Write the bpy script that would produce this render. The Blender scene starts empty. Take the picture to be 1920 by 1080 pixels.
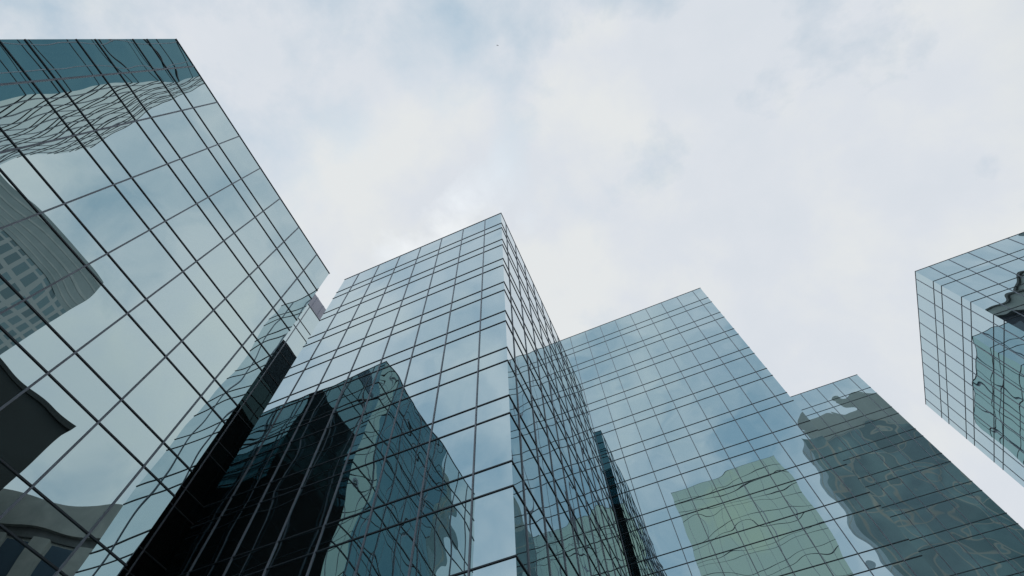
import bpy, bmesh, math, random
from mathutils import Vector, Matrix

random.seed(7)
S = bpy.context.scene
COL = S.collection
CAM_Z = 1.6                      # eye height; all heights below are measured from the eye
F_HI, F_LO = 2.79, 1.21          # vision pane and spandrel pane heights
MOD = 2.23                       # mullion spacing

# ------------------------------------------------------------------ materials
def new_mat(name):
    m = bpy.data.materials.new(name)
    m.use_nodes = True
    nt = m.node_tree
    return m, nt, nt.nodes['Principled BSDF']

def node(nt, t, **kw):
    n = nt.nodes.new(t)
    for k, v in kw.items():
        setattr(n, k, v)
    return n

def ramp(nt, stops):
    r = node(nt, 'ShaderNodeValToRGB')
    els = r.color_ramp.elements
    while len(els) < len(stops):
        els.new(0.5)
    for e, (p, c) in zip(els, stops):
        e.position = p
        e.color = (*c, 1) if len(c) == 3 else c
    return r

def mirror_glass(name, col, dist=0.058, seed=(0, 0, 0), tint=(1, 1, 1)):
    """Coated curtain-wall glass: a metallic mirror that goes white at grazing
    angles, with the slow roller-wave of tempered panes in its surface."""
    m, nt, b = new_mat(name)
    b.inputs['Metallic'].default_value = 0.97
    b.inputs['Roughness'].default_value = 0.0
    b.inputs['Base Color'].default_value = (*col, 1)
    b.inputs['Specular Tint'].default_value = (*tint, 1)
    geo = node(nt, 'ShaderNodeNewGeometry')
    mp = node(nt, 'ShaderNodeMapping')
    mp.inputs['Location'].default_value = seed
    nt.links.new(geo.outputs['Position'], mp.inputs['Vector'])
    n1 = node(nt, 'ShaderNodeTexNoise')
    n1.inputs['Scale'].default_value = 0.27
    n1.inputs['Detail'].default_value = 1.0
    n1.inputs['Roughness'].default_value = 0.28
    nt.links.new(mp.outputs['Vector'], n1.inputs['Vector'])
    bp = node(nt, 'ShaderNodeBump')
    bp.inputs['Strength'].default_value = 1.0
    bp.inputs['Distance'].default_value = dist
    nt.links.new(n1.outputs['Fac'], bp.inputs['Height'])
    nt.links.new(bp.outputs['Normal'], b.inputs['Normal'])
    return m

def frame_metal(name, col, rough=0.45):
    m, nt, b = new_mat(name)
    geo = node(nt, 'ShaderNodeNewGeometry')
    n = node(nt, 'ShaderNodeTexNoise')
    n.inputs['Scale'].default_value = 1.3
    n.inputs['Detail'].default_value = 4
    nt.links.new(geo.outputs['Position'], n.inputs['Vector'])
    a = tuple(c * 0.82 for c in col)
    c2 = tuple(min(1, c * 1.18) for c in col)
    r = ramp(nt, [(0.3, a), (0.7, c2)])
    nt.links.new(n.outputs['Fac'], r.inputs['Fac'])
    nt.links.new(r.outputs['Color'], b.inputs['Base Color'])
    b.inputs['Roughness'].default_value = rough
    b.inputs['Metallic'].default_value = 0.0
    return m

def stone(name, c1, c2, scale=0.35):
    m, nt, b = new_mat(name)
    geo = node(nt, 'ShaderNodeNewGeometry')
    n = node(nt, 'ShaderNodeTexNoise')
    n.inputs['Scale'].default_value = scale
    n.inputs['Detail'].default_value = 6
    nt.links.new(geo.outputs['Position'], n.inputs['Vector'])
    r = ramp(nt, [(0.35, c1), (0.65, c2)])
    nt.links.new(n.outputs['Fac'], r.inputs['Fac'])
    nt.links.new(r.outputs['Color'], b.inputs['Base Color'])
    b.inputs['Roughness'].default_value = 0.85
    return m

G_MAIN = mirror_glass('mirror_glass', (0.50, 0.63, 0.67))
G_GREEN = mirror_glass('mirror_glass_green', (0.53, 0.64, 0.645), seed=(31, 7, 3))
G_SHADED = mirror_glass('mirror_glass_shaded', (0.125, 0.255, 0.30), seed=(5, 17, 9))  # same glass, colour darkened to imitate light lost over repeated reflections
G_SHADED_BLACK = mirror_glass('mirror_glass_shaded_black', (0.035, 0.055, 0.06), seed=(2, 9, 14))  # near-black copy: the alley's gloom is put into the glass colour
G_SHADED_DEEP = mirror_glass('mirror_glass_shaded_deep', (0.15, 0.26, 0.29), seed=(6, 1, 19))  # darker copy for walls on narrow gaps, gap shade painted into the colour
G_SHADED_TEAL = mirror_glass('mirror_glass_shaded_teal', (0.36, 0.52, 0.52), seed=(11, 2, 5))  # mildly darkened copy: dimmer second reflection put into the colour
G_SHADED_GREEN = mirror_glass('mirror_glass_shaded_green', (0.35, 0.45, 0.435), seed=(3, 12, 5))  # colour lowered to paint in the dimming of this face's mirrored image
G_WAVY = mirror_glass('mirror_glass_wavy', (0.50, 0.63, 0.67), dist=0.072, seed=(8, 3, 1))
M_FRAME = frame_metal('frame_metal', (0.36, 0.385, 0.45))
M_TRANSOM = frame_metal('transom_metal', (0.075, 0.095, 0.115))
M_ROOF = stone('roof_gravel', (0.16, 0.16, 0.16), (0.24, 0.24, 0.23), 2.0)

# ------------------------------------------------------------------ mesh helpers
def link(name, bm, mat, parent=None, smooth=False):
    me = bpy.data.meshes.new(name)
    bmesh.ops.recalc_face_normals(bm, faces=bm.faces)
    bm.to_mesh(me)
    bm.free()
    if mat:
        me.materials.append(mat)
    if smooth:
        for p in me.polygons:
            p.use_smooth = True
    o = bpy.data.objects.new(name, me)
    COL.objects.link(o)
    if parent:
        o.parent = parent
    return o

def box(bm, x0, x1, y0, y1, z0, z1):
    vs = [bm.verts.new(p) for p in ((x0, y0, z0), (x1, y0, z0), (x1, y1, z0), (x0, y1, z0),
                                    (x0, y0, z1), (x1, y0, z1), (x1, y1, z1), (x0, y1, z1))]
    for f in ((0, 3, 2, 1), (4, 5, 6, 7), (0, 1, 5, 4), (1, 2, 6, 5), (2, 3, 7, 6), (3, 0, 4, 7)):
        bm.faces.new([vs[i] for i in f])

def boxobj(name, dims, mat, parent=None):
    bm = bmesh.new()
    box(bm, *dims)
    return link(name, bm, mat, parent)

def thing(name, label, cat, loc=(0, 0, 0), group=None, rz=0):
    o = bpy.data.objects.new(name, None)
    COL.objects.link(o)
    o.location = loc
    o.rotation_euler = (0, 0, rz)
    o['label'] = label
    o['category'] = cat
    if group:
        o['group'] = group
    return o

# ------------------------------------------------------------------ glass towers
T = 0.15            # glass wall build-up thickness
MW, MP = 0.062, 0.040   # mullion face width, projection
TW, TP = 0.052, 0.036    # transom face height, projection

def tower(label, x0, x1, y0, y1, H, faces, glass=None, dark={}, group='mirror glass office towers'):
    glass = glass or G_MAIN
    H = H + CAM_Z
    cx, cy = (x0 + x1) / 2, (y0 + y1) / 2
    t = thing('glass_tower', label, 'skyscraper', (cx, cy, 0), group)
    ax, ay = (x1 - x0) / 2, (y1 - y0) / 2
    boxobj('roof', (-ax + T, ax - T, -ay + T, ay - T, H - 0.75, H - 0.35), M_ROOF, t)
    cor = [(-ax, -ay), (ax, -ay), (ax, ay), (-ax, ay)]
    inn = [(x - math.copysign(T, x), y - math.copysign(T, y)) for x, y in cor]
    for k, (i, j) in {'-y': (0, 1), '+x': (1, 2), '+y': (2, 3), '-x': (3, 0)}.items():
        bm = bmesh.new()                       # mitred at the corners
        q = [cor[i], cor[j], inn[j], inn[i]]
        lo = [bm.verts.new((*p, 0)) for p in q]
        hi = [bm.verts.new((*p, H)) for p in q]
        bm.faces.new(lo); bm.faces.new(hi)
        for n in range(4):
            bm.faces.new((lo[n], lo[(n + 1) % 4], hi[(n + 1) % 4], hi[n]))
        w = link('glass_wall', bm, dark.get(k, glass), t)  # dark: faces whose shade is painted into the glass colour
        if k not in faces:
            continue
        along_x = k[1] == 'y'
        half = ax if along_x else ay
        s = -1 if k[0] == '-' else 1
        plane = s * (ay if along_x else ax)
        # short sides (16.6 m) start with a 1.62 m bay, long sides with a half bay
        first = 1.62 if half < 10 else MOD / 2
        n = int(round((2 * half - 2 * first) / MOD)) + 1
        def bar(name, a0, a1, z0, z1, proud):
            p0, p1 = sorted((plane - s * 0.01, plane + s * proud))
            if along_x:
                d = (a0, a1, p0, p1, z0, z1)
            else:
                d = (p0, p1, a0, a1, z0, z1)
            return boxobj(name, d, M_FRAME if name == 'mullion' else M_TRANSOM, w)
        for i in range(n):
            a = -half + first + MOD * i
            bar('mullion', a - MW / 2, a + MW / 2, 0.02, H + 0.03, MP)
        ext = TP if along_x else 0.0
        bar('roof_edge', -half - ext, half + ext, H - TW * 0.75, H + 0.012, TP)
        z = H - 0.05
        j = 0
        while True:
            z -= F_HI if j % 2 == 0 else F_LO
            j += 1
            if z < 0.4:
                break
            bar('transom', -half - ext, half + ext, z - TW / 2, z + TW / 2, TP)
    return t

LONG, SHORT = 22.30, 16.63
# A: left, facing +x
tower('wide-paned mirrored tower filling the left edge, its roof line slanting above the black slot',
      -17.21 - LONG, -17.21, 9.28 - SHORT, 9.28, 34.13, ('+x', '+y'), G_GREEN, {'+y': G_SHADED_DEEP})
# A2: narrow strip between A and B
tower('narrow dark-slotted mirrored tower squeezed between the big left tower and the pointed centre tower',
      -26.53 - LONG, -26.53, 10.80, 10.80 + SHORT, 45.30, ('+x', '-y'), G_GREEN)
# B: centre, corner towards us
tower('centre mirrored tower with its sharp corner towards the viewer and dark towers reflected in it',
      -21.94, -5.32, 13.55, 13.55 + LONG, 45.48, ('-y', '+x', '+y'), None, {'-x': G_SHADED_BLACK, '+y': G_SHADED_DEEP})
# C: right of centre
tower('broad mirrored tower just behind the centre tower, a yellow-green tower reflected low in it',
      13.31 - LONG, 13.31, 39.0, 39.0 + SHORT, 61.56, ('-y', '+x'))
# C2: lower, right
tower('lower stepped-back mirrored tower full of dark warped reflections, right of the broad tower',
      28.91 - LONG, 28.91, 57.8, 57.8 + SHORT, 56.36, ('-y', '+x'), G_WAVY, {'+x': G_SHADED_TEAL})
# D: far right
tower('far right mirrored tower, cut off by the edge, two faces meeting at its roof corner',
      36.58, 36.58 + SHORT, 43.46, 43.46 + LONG, 54.95, ('-y', '-x'))
# G: behind the camera, seen only as a reflection
tower('tall mirrored tower standing behind the viewer, seen yellow-green in the broad tower',
      -1.4, -1.4 + LONG, -9.95 - SHORT, -9.95, 72.6, ('-x', '+y'), G_GREEN, {'-x': G_SHADED, '+y': G_SHADED_GREEN})

# ------------------------------------------------------------------ masonry buildings of the street (seen in the mirrors)
def window_wall_mat(name, wall, glassc, bw, bh, mortar, gloss=0.15, soft=0.05, blotch=0.0):
    m, nt, b = new_mat(name)
    geo = node(nt, 'ShaderNodeNewGeometry')
    sep = node(nt, 'ShaderNodeSeparateXYZ')
    nt.links.new(geo.outputs['Position'], sep.inputs[0])
    add = node(nt, 'ShaderNodeMath', operation='ADD')
    nt.links.new(sep.outputs['X'], add.inputs[0])
    nt.links.new(sep.outputs['Y'], add.inputs[1])
    com = node(nt, 'ShaderNodeCombineXYZ')
    nt.links.new(add.outputs[0], com.inputs['X'])
    nt.links.new(sep.outputs['Z'], com.inputs['Y'])
    br = node(nt, 'ShaderNodeTexBrick')
    br.offset = 0.0
    br.inputs['Scale'].default_value = 1.0
    br.inputs['Brick Width'].default_value = bw
    br.inputs['Row Height'].default_value = bh
    br.inputs['Mortar Size'].default_value = mortar
    br.inputs['Mortar Smooth'].default_value = soft
    br.inputs['Color1'].default_value = (*glassc, 1)
    br.inputs['Color2'].default_value = (*[c * 1.6 for c in glassc], 1)
    br.inputs['Mortar'].default_value = (*wall, 1)
    nt.links.new(com.outputs[0], br.inputs['Vector'])
    bl_n = node(nt, 'ShaderNodeTexNoise')       # panes and stone vary in tone across the front
    bl_n.inputs['Scale'].default_value = 0.045
    bl_n.inputs['Detail'].default_value = 5
    nt.links.new(com.outputs[0], bl_n.inputs['Vector'])
    bl_r = ramp(nt, [(0.36, (0.35, 0.40, 0.46)), (0.62, (1.25, 1.2, 1.12))])
    nt.links.new(bl_n.outputs['Fac'], bl_r.inputs['Fac'])
    bl_m = node(nt, 'ShaderNodeMix', data_type='RGBA', blend_type='MULTIPLY')
    bl_m.inputs[0].default_value = blotch
    nt.links.new(br.outputs['Color'], bl_m.inputs[6])
    nt.links.new(bl_r.outputs['Color'], bl_m.inputs[7])
    nt.links.new(bl_m.outputs[2], b.inputs['Base Color'])
    mr = node(nt, 'ShaderNodeMapRange')
    mr.inputs['To Min'].default_value = gloss
    mr.inputs['To Max'].default_value = 0.8
    nt.links.new(br.outputs['Fac'], mr.inputs['Value'])
    nt.links.new(mr.outputs[0], b.inputs['Roughness'])
    return m

M_STONE = stone('pale_stone', (0.34, 0.39, 0.39), (0.43, 0.47, 0.46), 0.2)
M_STONEDARK = stone('grey_stone', (0.25, 0.315, 0.32), (0.32, 0.38, 0.385), 0.1)
M_STONEWIN = window_wall_mat('stone_window_grid', (0.40, 0.44, 0.44), (0.10, 0.17, 0.19), 4.2, 6.0, 0.75)
M_BROWN = stone('brown_stone', (0.38, 0.40, 0.375), (0.48, 0.49, 0.455), 0.25)
M_DARKBAND = stone('dark_bronze', (0.11, 0.12, 0.12), (0.15, 0.16, 0.16))
M_BLUEWIN, _nt, _b = new_mat('blue_window')
_b.inputs['Base Color'].default_value = (0.07, 0.115, 0.16, 1)
_b.inputs['Roughness'].default_value = 0.25
M_INK = stone('ink_cladding', (0.02, 0.03, 0.045), (0.05, 0.065, 0.09), 0.3)
M_BLACKGRANITE = stone('black_granite', (0.006, 0.012, 0.013), (0.012, 0.020, 0.022), 0.1)
M_TAN = window_wall_mat('tan_window_grid', (0.42, 0.43, 0.39), (0.135, 0.22, 0.24), 8.5, 17.0, 0.7, soft=0.9, blotch=0.55)
M_TANWALL = stone('tan_wall', (0.34, 0.39, 0.375), (0.42, 0.47, 0.45), 0.05)
M_LILAC = stone('lilac_cladding', (0.50, 0.50, 0.57), (0.58, 0.58, 0.66), 0.1)

st = thing('stone_tower', 'pale grey stone tower with small windows, mirrored at the left edge', 'skyscraper', (190.6, 0, 0))
boxobj('wall', (-25, 25, -60, 13.5, 0, 186), M_STONEWIN, st)
boxobj('crown', (-25, 25, -60, 22, 189, 214), M_STONEDARK, st)
boxobj('window_band', (-24.7, 24, -59, 21.6, 186, 189), M_STONEWIN, st)
boxobj('side_wing', (-25, 25, 13.5, 22, 150, 189 - 0.01), M_STONEWIN, st)
for zz in (192, 196.5, 201, 205.5, 210):
    boxobj('band', (-25.08, -25, -60, 22, zz, zz + 1.0), M_STONE, st)

bl = thing('granite_block', 'plain black granite building with a flat top, mirrored at the left edge', 'building', (135.6, 20, 0))
boxobj('wall', (-20, 20, -50, 23, 0, 117.5), M_BLACKGRANITE, bl)
boxobj('parapet', (-20.3, 20.3, -50.3, 23.3, 117.5, 118.5), M_BLACKGRANITE, bl)

br = thing('classical_building', 'brown stone building with a deep cornice and blue windows, mirrored low in the left tower', 'building', (119.8, 71.4, 0), rz=0.0)
br.rotation_euler = (0, 0, math.radians(-29.5))
# local -y face looks at the street; x runs along the facade
boxobj('wall', (0, 90, 1.5, 30, 0, 106), M_BROWN, br)
boxobj('cornice', (-1, 91, 0, 30, 106, 114.5), M_BROWN, br)
boxobj('frieze', (0, 90, 0.9, 1.5, 103.5, 106), M_DARKBAND, br)
for i in range(7):
    x = 13.0 * i
    boxobj('pilaster', (x, x + 5.0, 0.3, 1.5, 0, 103.5), M_BROWN, br)
    boxobj('window', (x + 5.8, x + 12.2, 1.2, 1.5, 4, 102.5), M_BLUEWIN, br)

bz = thing('bronze_block', 'dark blue-black building with stone penthouses on top, mirrored in the far right tower', 'building', (95, -12.5, 0))
boxobj('wall', (-20, 20, -7.5, 7.5, 0, 93), M_INK, bz)
boxobj('ledge', (-20.6, 20.6, -8, 8, 93, 94.2), M_STONE, bz)
for x0, x1, h in ((-15, -8, 99), (-3, 10, 106), (14, 20, 101)):
    boxobj('penthouse', (x0, x1, -6, 6, 94.2, h), M_TANWALL, bz)
    boxobj('penthouse_roof', (x0 - 0.6, x1 + 0.6, -6.6, 6.6, h, h + 0.8), M_DARKBAND, bz)
for i in range(6):
    boxobj('window_strip', (-18 + 6.4 * i, -14.5 + 6.4 * i, 7.5, 7.62, 60, 91), M_BLUEWIN, bz)

R = 280
tn = thing('grid_tower', 'dark tower with a pale window grid, mirrored in the lower right tower', 'skyscraper', (64, -130, 0))
boxobj('wall', (17, 110, -40, 0, 0, 205), M_TAN, tn)
boxobj('crown', (17, 110, -40, 0, 205, 221), M_TANWALL, tn)
boxobj('plant_room', (36, 62, -35, -6, 221, 229), M_TANWALL, tn)
boxobj('stair_wing', (-4, 17, -9, -0.8, 0, 176), M_TAN, tn)
boxobj('wing_crown', (3, 17, -9, -0.8, 176, 184), M_TANWALL, tn)

# lilac finned tower glimpsed between the left and the centre towers
ll = thing('finned_tower', 'lilac-grey finned tower glimpsed in the gap between the left and centre towers', 'skyscraper', (-64, 41, 0))
boxobj('wall', (-9, 9 - 0.25, -12.5, 12, 0, 99.0 + CAM_Z), M_LILAC, ll)
for i in range(12):
    y = -12.3 + i * 2.2
    boxobj('fin', (9 - 0.25, 9 - 0.12, y - 0.12, y + 0.12, 0, 98.9 + CAM_Z), M_LILAC, ll)

# ------------------------------------------------------------------ ground
m, nt, b = new_mat('paving')
geo = node(nt, 'ShaderNodeNewGeometry')
bk = node(nt, 'ShaderNodeTexBrick')
bk.inputs['Scale'].default_value = 1.0
bk.inputs['Brick Width'].default_value = 1.2
bk.inputs['Row Height'].default_value = 0.6
bk.inputs['Mortar Size'].default_value = 0.012
bk.inputs['Color1'].default_value = (0.055, 0.055, 0.057, 1)
bk.inputs['Color2'].default_value = (0.07, 0.07, 0.07, 1)
bk.inputs['Mortar'].default_value = (0.03, 0.03, 0.03, 1)
nt.links.new(geo.outputs['Position'], bk.inputs['Vector'])
nt.links.new(bk.outputs['Color'], b.inputs['Base Color'])
b.inputs['Roughness'].default_value = 0.8
bm = bmesh.new()
q = 4000
bm.faces.new([bm.verts.new(v) for v in ((-q, -q, 0), (q, -q, 0), (q, q, 0), (-q, q, 0))])
g = link('ground', bm, m)
g['kind'] = 'structure'

# ------------------------------------------------------------------ bird
def bird(loc, rz):
    t = thing('bird', 'tiny grey bird gliding alone high up against the clouds', 'bird', loc, rz=rz)
    mt = frame_metal('bird_feathers', (0.08, 0.08, 0.085), 0.8)
    bm = bmesh.new()
    rings = []
    prof = [(-0.30, 0.004, 0), (-0.20, 0.03, 0), (-0.05, 0.062, 0), (0.08, 0.06, 0.004), (0.17, 0.036, 0.012),
            (0.22, 0.038, 0.016), (0.26, 0.022, 0.014), (0.30, 0.004, 0.01)]
    for y, r, dz in prof:
        rings.append([bm.verts.new((r * math.cos(a), y, dz + r * 0.85 * math.sin(a))) for a in [2 * math.pi * i / 10 for i in range(10)]])
    for a, c in zip(rings, rings[1:]):
        for i in range(10):
            bm.faces.new((a[i], a[(i + 1) % 10], c[(i + 1) % 10], c[i]))
    bm.faces.new(rings[0]); bm.faces.new(rings[-1])
    body = link('body', bm, mt, t, True)
    for s in (-1, 1):
        bm = bmesh.new()
        sec = [(0.03, 0.12, -0.08, 0.03), (0.25, 0.17, -0.05, 0.09), (0.45, 0.12, -0.06, 0.10), (0.62, 0.02, -0.05, 0.08)]
        rows = [[bm.verts.new((s * x, f, z + 0.008)), bm.verts.new((s * x, bk_, z + 0.002)), bm.verts.new((s * x, bk_, z - 0.002)), bm.verts.new((s * x, f, z - 0.008))] for x, f, bk_, z in sec]
        for a, c in zip(rows, rows[1:]):
            for i in range(4):
                bm.faces.new((a[i], a[(i + 1) % 4], c[(i + 1) % 4], c[i]))
        bm.faces.new(rows[0]); bm.faces.new(rows[-1])
        link('wing', bm, mt, t)
    bm = bmesh.new()
    vs = [(-0.03, -0.26, 0.006), (0.03, -0.26, 0.006), (0.09, -0.42, 0.006), (-0.09, -0.42, 0.006)]
    top = [bm.verts.new(v) for v in vs]
    bot = [bm.verts.new((x, y, z - 0.012)) for x, y, z in vs]
    bm.faces.new(top); bm.faces.new(bot)
    for i in range(4):
        bm.faces.new((top[i], top[(i + 1) % 4], bot[(i + 1) % 4], bot[i]))
    link('tail', bm, mt, t)
bird((0.53, 3.92, 287 + CAM_Z), 0.6)

# ------------------------------------------------------------------ sky
SUN_EL, SUN_AZ = math.radians(68), math.radians(-40)   # azimuth measured from +y towards +x
w = bpy.data.worlds.new('World')
S.world = w
w.use_nodes = True
nt = w.node_tree
bg = nt.nodes['Background']
bg.inputs['Strength'].default_value = 0.10
sky = node(nt, 'ShaderNodeTexSky')
sky.sky_type = 'NISHITA'
sky.sun_disc = False
sky.sun_elevation = SUN_EL
sky.sun_rotation = SUN_AZ
sky.air_density = 1.0
sky.dust_density = 1.5
tc = node(nt, 'ShaderNodeTexCoord')
sep = node(nt, 'ShaderNodeSeparateXYZ')
nt.links.new(tc.outputs['Generated'], sep.inputs[0])
def cloud_noise(scale, detail, rough, off, dist=0.0):
    mp = node(nt, 'ShaderNodeMapping')
    mp.inputs['Location'].default_value = off
    nt.links.new(tc.outputs['Generated'], mp.inputs['Vector'])
    n = node(nt, 'ShaderNodeTexNoise')
    n.inputs['Scale'].default_value = scale
    n.inputs['Detail'].default_value = detail
    n.inputs['Roughness'].default_value = rough
    n.inputs['Distortion'].default_value = dist
    nt.links.new(mp.outputs[0], n.inputs['Vector'])
    return n
gap = cloud_noise(5.0, 7, 0.58, (3.1, 1.7, 0.0), 0.15)          # where the cloud deck thins
body = cloud_noise(3.2, 7, 0.55, (7.3, 4.2, 2.0), 0.1)     # brightness of the deck
# thinner cloud behind the viewer (towards -y)
thin = node(nt, 'ShaderNodeMapRange')
thin.inputs['From Min'].default_value = 0.15
thin.inputs['From Max'].default_value = -0.85
thin.inputs['To Min'].default_value = 0.0
thin.inputs['To Max'].default_value = 0.20
nt.links.new(sep.outputs['Y'], thin.inputs['Value'])
gs = node(nt, 'ShaderNodeMath', operation='ADD')
nt.links.new(gap.outputs['Fac'], gs.inputs[0]); nt.links.new(thin.outputs[0], gs.inputs[1])
def toward(az, el, inner, outer, scale=1.0):
    """`scale` inside `inner` degrees of a compass direction, fading to 0 at `outer`."""
    a, e = math.radians(az), math.radians(el)
    dp = node(nt, 'ShaderNodeVectorMath', operation='DOT_PRODUCT')
    nt.links.new(tc.outputs['Generated'], dp.inputs[0])
    dp.inputs[1].default_value = (math.sin(a) * math.cos(e), math.cos(a) * math.cos(e), math.sin(e))
    mr = node(nt, 'ShaderNodeMapRange', interpolation_type='SMOOTHSTEP')
    mr.inputs['From Min'].default_value = math.cos(math.radians(outer))
    mr.inputs['From Max'].default_value = math.cos(math.radians(inner))
    mr.inputs['To Max'].default_value = scale
    nt.links.new(dp.outputs['Value'], mr.inputs['Value'])
    return mr.outputs[0]
def plus(a_, b_):
    n = node(nt, 'ShaderNodeMath', operation='ADD')
    nt.links.new(a_, n.inputs[0]); nt.links.new(b_, n.inputs[1])
    return n.outputs[0]
# the deck is thinner in a few places
gsum = gs.outputs[0]
for az, el, i_, o_, k in ((-95, 84, 1, 7, .22), (-82, 68, 1, 8, .08), (32, 75, 2, 12, -.03), (-175, 86, 1, 6, .05), (-117, 50, 1, 7, .06), (97, 53, 1, 8, .16), (30, 45, 10, 25, -.12)):
    gsum = plus(gsum, toward(az, el, i_, o_, k))
gm = ramp(nt, [(0.52, (0, 0, 0)), (0.86, (1, 1, 1))])
nt.links.new(gsum, gm.inputs['Fac'])
fluff = cloud_noise(9.0, 6, 0.55, (1.3, 8.2, 4.0), 0.1)
fm = node(nt, 'ShaderNodeMix', data_type='FLOAT')
fm.inputs[0].default_value = 0.32
nt.links.new(body.outputs['Fac'], fm.inputs[2]); nt.links.new(fluff.outputs['Fac'], fm.inputs[3])
bright = plus(fm.outputs[0], toward(-6, 63, 1, 9, 0.12))
deck = ramp(nt, [(0.36, (6.75, 7.25, 7.85)), (0.49, (7.1, 7.5, 8.05)), (0.62, (7.75, 8.0, 8.1))])
nt.links.new(bright, deck.inputs['Fac'])
# blue between the clouds: the Nishita sky seen through thin haze
hz = node(nt, 'ShaderNodeMix', data_type='RGBA')
hz.inputs[0].default_value = 0.55
nt.links.new(sky.outputs[0], hz.inputs[6])
hz.inputs[7].default_value = (4.9, 7.0, 8.1, 1)
mx = node(nt, 'ShaderNodeMix', data_type='RGBA')
nt.links.new(gm.outputs['Color'], mx.inputs[0])
nt.links.new(deck.outputs['Color'], mx.inputs[6])
nt.links.new(hz.outputs[2], mx.inputs[7])

def times(base, fac, col):
    m_ = node(nt, 'ShaderNodeMix', data_type='RGBA', blend_type='MULTIPLY')
    nt.links.new(fac, m_.inputs[0])
    nt.links.new(base, m_.inputs[6])
    m_.inputs[7].default_value = (*col, 1)
    return m_.outputs[2]
out = mx.outputs[2]
out = times(out, toward(5, 31, 7, 15), (1.24, 1.20, 1.09))       # warm sunlit cloud low behind the towers
out = times(out, toward(5.2, 36, 0.5, 3.5), (1.08, 1.06, 0.97))
out = times(out, toward(80, 17, 12, 36), (0.77, 0.82, 0.85))     # greyer towards the horizon on the right
nt.links.new(out, bg.inputs['Color'])

sun = bpy.data.lights.new('sun', 'SUN')
sun.energy = 0.6
sun.angle = math.radians(20)
sun.color = (1.0, 0.95, 0.88)
so = bpy.data.objects.new('sun', sun)
COL.objects.link(so)
d = Vector((math.sin(SUN_AZ) * math.cos(SUN_EL), math.cos(SUN_AZ) * math.cos(SUN_EL), math.sin(SUN_EL)))
so.rotation_euler = d.to_track_quat('Z', 'Y').to_euler()
so.location = (0, 0, 200)

# ------------------------------------------------------------------ camera (from the photograph's three vanishing points)
yaw, pit, rol = -0.339946205, 1.11414963, -0.0739300305
fw = Vector((math.sin(yaw) * math.cos(pit), math.cos(yaw) * math.cos(pit), math.sin(pit)))
rt = Vector((math.cos(yaw), -math.sin(yaw), 0))
up = rt.cross(fw)
r2 = math.cos(rol) * rt + math.sin(rol) * up
u2 = -math.sin(rol) * rt + math.cos(rol) * up
cam = bpy.data.cameras.new('camera')
cam.sensor_width = 36
cam.lens = 957.176 / 1920 * 36
cam.clip_end = 20000
co = bpy.data.objects.new('camera', cam)
COL.objects.link(co)
mw = Matrix((r2, u2, -fw)).transposed().to_4x4()
mw.translation = (0, 0, CAM_Z)
co.matrix_world = mw
S.camera = co

S.view_settings.view_transform = 'Standard'
S.view_settings.look = 'None'
S.view_settings.exposure = 0
S.view_settings.gamma = 1
S.cycles.max_bounces = 12
S.cycles.glossy_bounces = 4
S.cycles.use_denoising = True
